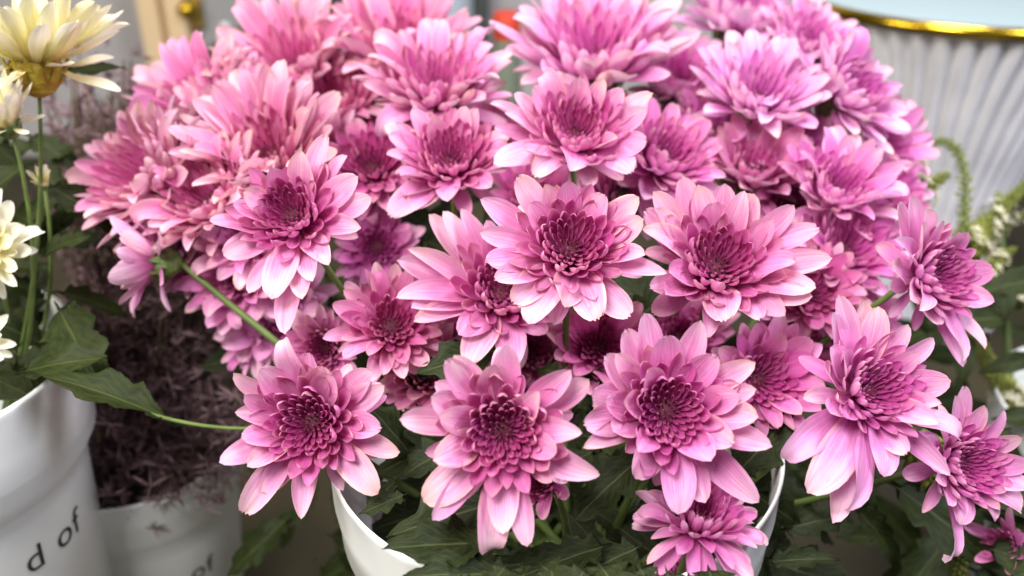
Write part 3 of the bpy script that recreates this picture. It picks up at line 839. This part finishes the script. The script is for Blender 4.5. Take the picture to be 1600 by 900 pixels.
# ------------------------------------------------------------------ cream chrysanthemums in the lettered bucket
def cream(px, py, d, R, n, label, **k):
    k.setdefault('inner', 34); k.setdefault('mid', 20); k.setdefault('outer', 22); k.setdefault('fill', 8)
    return flower(px, py, d, R, n, label, sets=CREAMS, heart=HEART_Y, calyx=CALYX_Y if k.pop('gold', 0) else CALYX, group='cream chrysanthemums at the left edge',
                  stem_to=LB + Vector((.03, 0, -.08)), name='cream_chrysanthemum', cat='flower', stem_r=.0013, **k)
cream(52, 58, .50, 150, (.05, .93, .3), 'large cream white chrysanthemum seen from below its side, top left corner', seed=70, gold=1, cup=.34, age=-.06, fill=8, outer=40, kw=.72)
cream(2, 180, .49, 68, (-.15, .75), 'half-closed cream chrysanthemum below the large corner one', seed=71, cup=.75, opened=.8, age=.12, kw=.8)
cream(-42, 385, .49, 105, (.15, .15), 'cream white chrysanthemum cut by the left edge, middle one with long petals', seed=72, age=.25, outer=30, kw=.75)
cream(-52, 535, .48, 78, (.1, .2), 'cream white chrysanthemum cut by the left edge, lowest one', seed=73, age=.25, kw=.78)
cream(66, 285, .53, 24, (.1, .6), 'small round greenish cream bud between cream and pink blooms', seed=74, inner=20, mid=12, outer=6, fill=0, cup=.9, opened=.7, age=.0)
rl = random.Random(11)
for i in range(64):
    px, py, d = rl.uniform(-60, 95), rl.uniform(200, 620), rl.uniform(.53, .64)
    b = P(px, py, d)
    t = b + RIGHT * rl.uniform(-.06, .06) + UP * rl.uniform(-.04, .05) + BACK * rl.uniform(-.03, .03)
    leaf(FL[rl.choice((70, 71, 72, 73))], b, t, BACK + UP * .7, rl.choice(LEAVES_D))
leaf(FL[73], P(20, 585, .49), P(158, 545, .485), BACK + UP, LEAVES_D[1], 1.1)
leaf(FL[73], P(85, 470, .53), P(150, 600, .485), BACK + UP * .5, LEAVES_D[0], 1.1)
for i in range(16):
    b = P(rl.uniform(-60, 70), rl.uniform(540, 660), rl.uniform(.50, .56))
    t = b + RIGHT * rl.uniform(-.05, .03) + UP * rl.uniform(-.03, .03) + BACK * rl.uniform(-.02, .01)
    leaf(FL[rl.choice((72, 73))], b, t, BACK + UP, rl.choice(LEAVES_D))
leaf(FL[70], P(75, 120, .54), P(190, 92, .55), BACK + UP, LEAVES_D[1], .9)
leaf(FL[1], P(285, 668, .49), P(60, 548, .47), BACK * .5 + UP, LEAVES_D[0], .9)
m = MB(); m.tube([p - FL[1].location for p in bez(P(228, 645, .486), P(330, 676, .48), P(420, 668, .47), 10)], .0011, 6); m.build('leaf_stalk', STEM, FL[1])

# ------------------------------------------------------------------ dark dried flowers in the middle bucket
DRY = plain_mat('dusky purple bracts', (0.09, 0.052, 0.050), (0.27, 0.17, 0.19), 0.8, 90, transl=0.15)
TWIG = plain_mat('brown twig', (0.06, 0.04, 0.025), (0.10, 0.07, 0.04), 0.8, 60)
dryr = empty('dried_flower_bunch', MBK); tag(dryr, 'bushy dark purple brown dried flowers behind the left blooms', 'dried flowers')
rd = random.Random(4)
tm, fm = MB(), MB()
def sprig(c, size):
    for k in range(9):
        dv = Vector((rd.gauss(0, 1), rd.gauss(0, 1), rd.gauss(.4, 1))).normalized()
        L = size * rd.uniform(.6, 1.3); w = L * .13
        sd = dv.orthogonal().normalized(); up = dv.cross(sd)
        p0 = c; p1 = c + dv * L * .55
        fm.add([p0 - sd * w * .3, p0 + sd * w * .3, p1 + sd * w * .5, c + dv * L, p1 - sd * w * .5, p1 + up * w * .3], [(0, 1, 2, 5), (2, 3, 5), (3, 4, 5), (4, 0, 5)])
ends = []
for i in range(205):
    # stems fan out of the bucket: aimed at points of the mass the picture shows
    if i < 75: tx, ty, d = rd.uniform(70, 245), rd.uniform(90, 300), rd.uniform(.66, .80)
    elif i < 160: tx, ty, d = rd.uniform(130, 400), rd.uniform(300, 640), rd.uniform(.60, .74)
    else: tx, ty, d = rd.uniform(140, 390), rd.uniform(600, 760), rd.uniform(.60, .66)
    tip = P(tx, ty, d) - MBK
    b = Vector((rd.uniform(-.03, .03), rd.uniform(-.03, .03), -.08))
    mid_ = b.lerp(tip, .5) + Vector((0, 0, .03))
    pts = bez(b, mid_, tip, 8)
    tm.tube(pts, [.0016 - .0001 * q for q in range(8)], 4, False)
    for k in range(13):
        t = .45 + .55 * k / 12
        p = pts[min(7, int(t * 7))] + Vector((rd.gauss(0, .012), rd.gauss(0, .012), rd.gauss(0, .012)))
        sprig(p, .011)
tm.build('twigs', TWIG, dryr)
tag(fm.build('bracts', DRY, dryr), kind='stuff')

# ------------------------------------------------------------------ green flower spikes on the right
SPK = plain_mat('green spike buds', (0.13, 0.165, 0.025), (0.30, 0.31, 0.07), 0.6, 200, transl=0.1)
BLO = plain_mat('cream tiny blossoms', (0.62, 0.58, 0.38), (0.74, 0.71, 0.56), 0.6, 100, transl=0.2)
def spike(label, pix, d, r0, bloom, seed, buds=170):
    rs = random.Random(seed)
    ctrl = [P(x, y, d + (k * .006)) for k, (x, y) in enumerate(pix)]
    root = empty('flower_spike', ctrl[0]); tag(root, label, 'flower spike', 'green flower spikes on the right')
    # Catmull-Rom through the points
    pts = []
    C2 = [ctrl[0] * 2 - ctrl[1]] + ctrl + [ctrl[-1] * 2 - ctrl[-2]]
    for i in range(len(ctrl) - 1):
        a, b, c, e = C2[i:i + 4]
        for q in range(10):
            t = q / 10
            pts.append(.5 * ((2 * b) + (c - a) * t + (2 * a - 5 * b + 4 * c - e) * t * t + (3 * b - a - 3 * c + e) * t ** 3) - ctrl[0])
    n = len(pts)
    m = MB(); m.tube(pts, [max(.0007, r0 * .45 * (1 - .75 * i / n)) for i in range(n)], 6); m.build('stem', STEM, root)
    mb2, bl2 = MB(), MB()
    for k in range(buds):
        t = (k + .5) / buds
        i = min(n - 2, int(t * (n - 1)))
        p = pts[i].lerp(pts[i + 1], t * (n - 1) - i)
        T = (pts[i + 1] - pts[i]).normalized()
        A = T.orthogonal().normalized(); A = Matrix.Rotation(k * 2.4, 3, T) @ A
        rr = r0 * (1 - .72 * t) * rs.uniform(.85, 1.15)
        dv = (A + T * .6).normalized()
        sz = rr * 1.05
        c = p + A * rr * .6
        sd = dv.orthogonal().normalized(); up = dv.cross(sd)
        vs = [c - dv * sz * .3]
        for g in range(5): vs.append(c + dv * sz * .35 + (sd * math.cos(g * 1.2566) + up * math.sin(g * 1.2566)) * sz * .30)
        vs.append(c + dv * sz * 1.1)
        mb2.add(vs, [(0, 1 + (g + 1) % 5, 1 + g) for g in range(5)] + [(6, 1 + g, 1 + (g + 1) % 5) for g in range(5)])
        if t < bloom and rs.random() < .26:
            c2 = p + A * rr * 2.0
            for g in range(5):
                w = (sd * math.cos(g * 1.2566) + up * math.sin(g * 1.2566))
                w2 = T.cross(w) if abs(T.dot(w)) < .9 else sd
                L = r0 * .62
                bl2.add([c2, c2 + w * L * .6 + dv.cross(w) * L * .3, c2 + w * L + dv * L * .2, c2 + w * L * .6 - dv.cross(w) * L * .3], [(0, 1, 2, 3)])
    tag(mb2.build('buds', SPK, root), kind='stuff')
    if bl2.v: tag(bl2.build('blossoms', BLO, root), kind='stuff')
    return root
spike('thin green flower spike bent like a goose neck before the white fluted table', [(1505, 380), (1507, 330), (1506, 270), (1490, 228), (1455, 225), (1438, 265), (1420, 300)], .66, .0048, .0, 1)
spike('short thick green flower spike with cream blossoms at the foot of the fluted table', [(1395, 320), (1425, 305), (1455, 288), (1482, 270)], .64, .009, .6, 2, 130)
spike('green flower spike with cream blossoms slanting up at the right edge', [(1505, 395), (1530, 365), (1570, 320), (1615, 275)], .68, .009, .7, 3, 220)
spike('drooping bead-like green flower spike below the right-hand blooms', [(1430, 680), (1450, 735), (1475, 800), (1495, 860), (1505, 940)], .52, .009, .0, 4, 260)
spike('bead-like green flower spike between the two right-edge pink blooms', [(1595, 640), (1560, 590), (1525, 530), (1500, 480)], .68, .0075, .3, 5, 260)
spike('pale green flower spike half hidden at the right edge', [(1610, 470), (1580, 455), (1545, 470), (1530, 520)], .70, .008, .9, 6)
spike('slender yellow-green sprig leaning over the right edge, uppermost there', [(1520, 420), (1545, 375), (1580, 345), (1620, 330)], .70, .0055, .9, 7, 150)
spike('slender yellow-green sprig rising before the flutes with pale buds', [(1425, 330), (1432, 280), (1445, 240), (1475, 212)], .67, .0045, .8, 8, 130)
spike('short yellow-green sprig beside the right-facing pink bloom', [(1530, 450), (1555, 410), (1590, 385)], .66, .006, .8, 9, 110)
spk_root = empty('green_leaf_stem', P(1560, 560, .72)); tag(spk_root, 'leafy green stem behind the flower spikes at the right edge', 'foliage')
m = MB(); m.tube([p - spk_root.location for p in bez(P(1560, 300, .74), P(1570, 500, .72), P(1600, 900, .72), 10)], .003, 6); m.build('stem', STEM, spk_root)
PLAINLEAF = leaf_mesh('narrow leaf', LEAF_D, .34, 1.0, .0, .3, .3, 9)
rr_ = random.Random(8)
for i in range(80):
    b = P(rr_.uniform(1430, 1650), rr_.uniform(400, 900), rr_.uniform(.62, .85))
    t = b + RIGHT * rr_.uniform(-.07, .07) + UP * rr_.uniform(-.05, .06) + BACK * rr_.uniform(-.03, .03)
    leaf(spk_root, b, t, BACK + UP * .6, PLAINLEAF, rr_.uniform(.8, 1.3))

# ------------------------------------------------------------------ chrysanthemum leaves over the bucket mouth
def pl_leaf(seed, b, t, d1, d2, mi, k=1.0, hint=None):
    leaf(FL[seed], P(*b, d1), P(*t, d2), hint or (BACK * .8 + UP * .7), LEAVES[mi], k)
pl_leaf(2, (815, 778), (615, 818), .43, .392, 0, .85)
pl_leaf(2, (850, 805), (678, 852), .41, .395, 1, .62)
pl_leaf(15, (800, 870), (605, 838), .44, .42, 2, .9)
pl_leaf(15, (790, 930), (630, 885), .44, .42, 0, 1.0)
pl_leaf(1, (625, 745), (565, 800), .45, .45, 2, 1.0)
pl_leaf(2, (720, 690), (625, 740), .46, .45, 2, 1.2)
pl_leaf(2, (700, 740), (640, 640), .48, .47, 0, 1.2)
pl_leaf(3, (1015, 705), (893, 800), .43, .415, 1, 1.25)
pl_leaf(3, (935, 700), (850, 745), .45, .44, 0, 1.0)
pl_leaf(17, (1185, 690), (1250, 730), .48, .47, 2, 1.2)
pl_leaf(38, (960, 850), (800, 890), .44, .42, 1, .9)
pl_leaf(38, (1010, 850), (880, 905), .45, .43, 0, 1.0)
pl_leaf(4, (1190, 880), (1310, 862), .47, .46, 1, .8)
pl_leaf(5, (1210, 830), (1330, 800), .5, .5, 2, 1.0)
pl_leaf(13, (560, 440), (530, 560), .52, .50, 0, .9)
pl_leaf(1, (640, 770), (560, 800), .43, .42, 2, .9)
pl_leaf(2, (790, 850), (612, 842), .405, .375, 0, .9)
pl_leaf(2, (820, 900), (640, 890), .40, .37, 2, .9)
rh = random.Random(5)
for i in range(26):
    x = 690 + i * 18 + rh.uniform(-14, 14)
    y = 888 + rh.uniform(-12, 12)
    pl_leaf((2, 38, 3, 15)[i % 4], (x, y), (x + rh.uniform(-75, 75), y + rh.uniform(60, 130)), rh.uniform(.37, .40), rh.uniform(.335, .36), i % 3, rh.uniform(.8, 1.1))
rg = random.Random(33)
for i in range(34):
    b = P(rg.uniform(1180, 1520), rg.uniform(700, 920), rg.uniform(.50, .64))
    t = b + RIGHT * rg.uniform(-.07, .07) + UP * rg.uniform(-.05, .04) + BACK * rg.uniform(-.02, .03)
    leaf(FL[rg.choice((4, 5, 6, 17, 18, 21))], b, t, BACK + UP * .6, rg.choice(LEAVES_D))
for i in range(16):
    b = P(rg.uniform(450, 560), rg.uniform(790, 940), rg.uniform(.60, .75))
    t = b + RIGHT * rg.uniform(-.07, .07) + UP * rg.uniform(-.05, .04) + BACK * rg.uniform(-.02, .03)
    leaf(FL[rg.choice((1, 36, 37))], b, t, BACK + UP * .6, rg.choice(LEAVES_D))
rf = random.Random(21)
for i in range(110):
    px, py = rf.uniform(560, 1200), rf.uniform(480, 920)
    d = rf.uniform(.47, .58)
    b = P(px, py, d)
    t = b + RIGHT * rf.uniform(-.06, .06) + UP * rf.uniform(-.05, .04) + BACK * rf.uniform(-.02, .03)
    leaf(FL[rf.choice((1, 2, 3, 4, 8, 9, 14, 15, 16, 17, 38, 40))], b, t, BACK + UP * .6, rf.choice(LEAVES))
for i in range(40):
    px, py = rf.uniform(300, 1400), rf.uniform(200, 600)
    d = rf.uniform(.58, .66)
    b = P(px, py, d)
    t = b + RIGHT * rf.uniform(-.06, .06) + UP * rf.uniform(-.04, .04) + BACK * rf.uniform(-.02, .03)
    leaf(FL[rf.choice((8, 9, 13, 18, 20, 21, 22, 35, 36, 41, 43))], b, t, BACK + UP * .6, rf.choice(LEAVES))
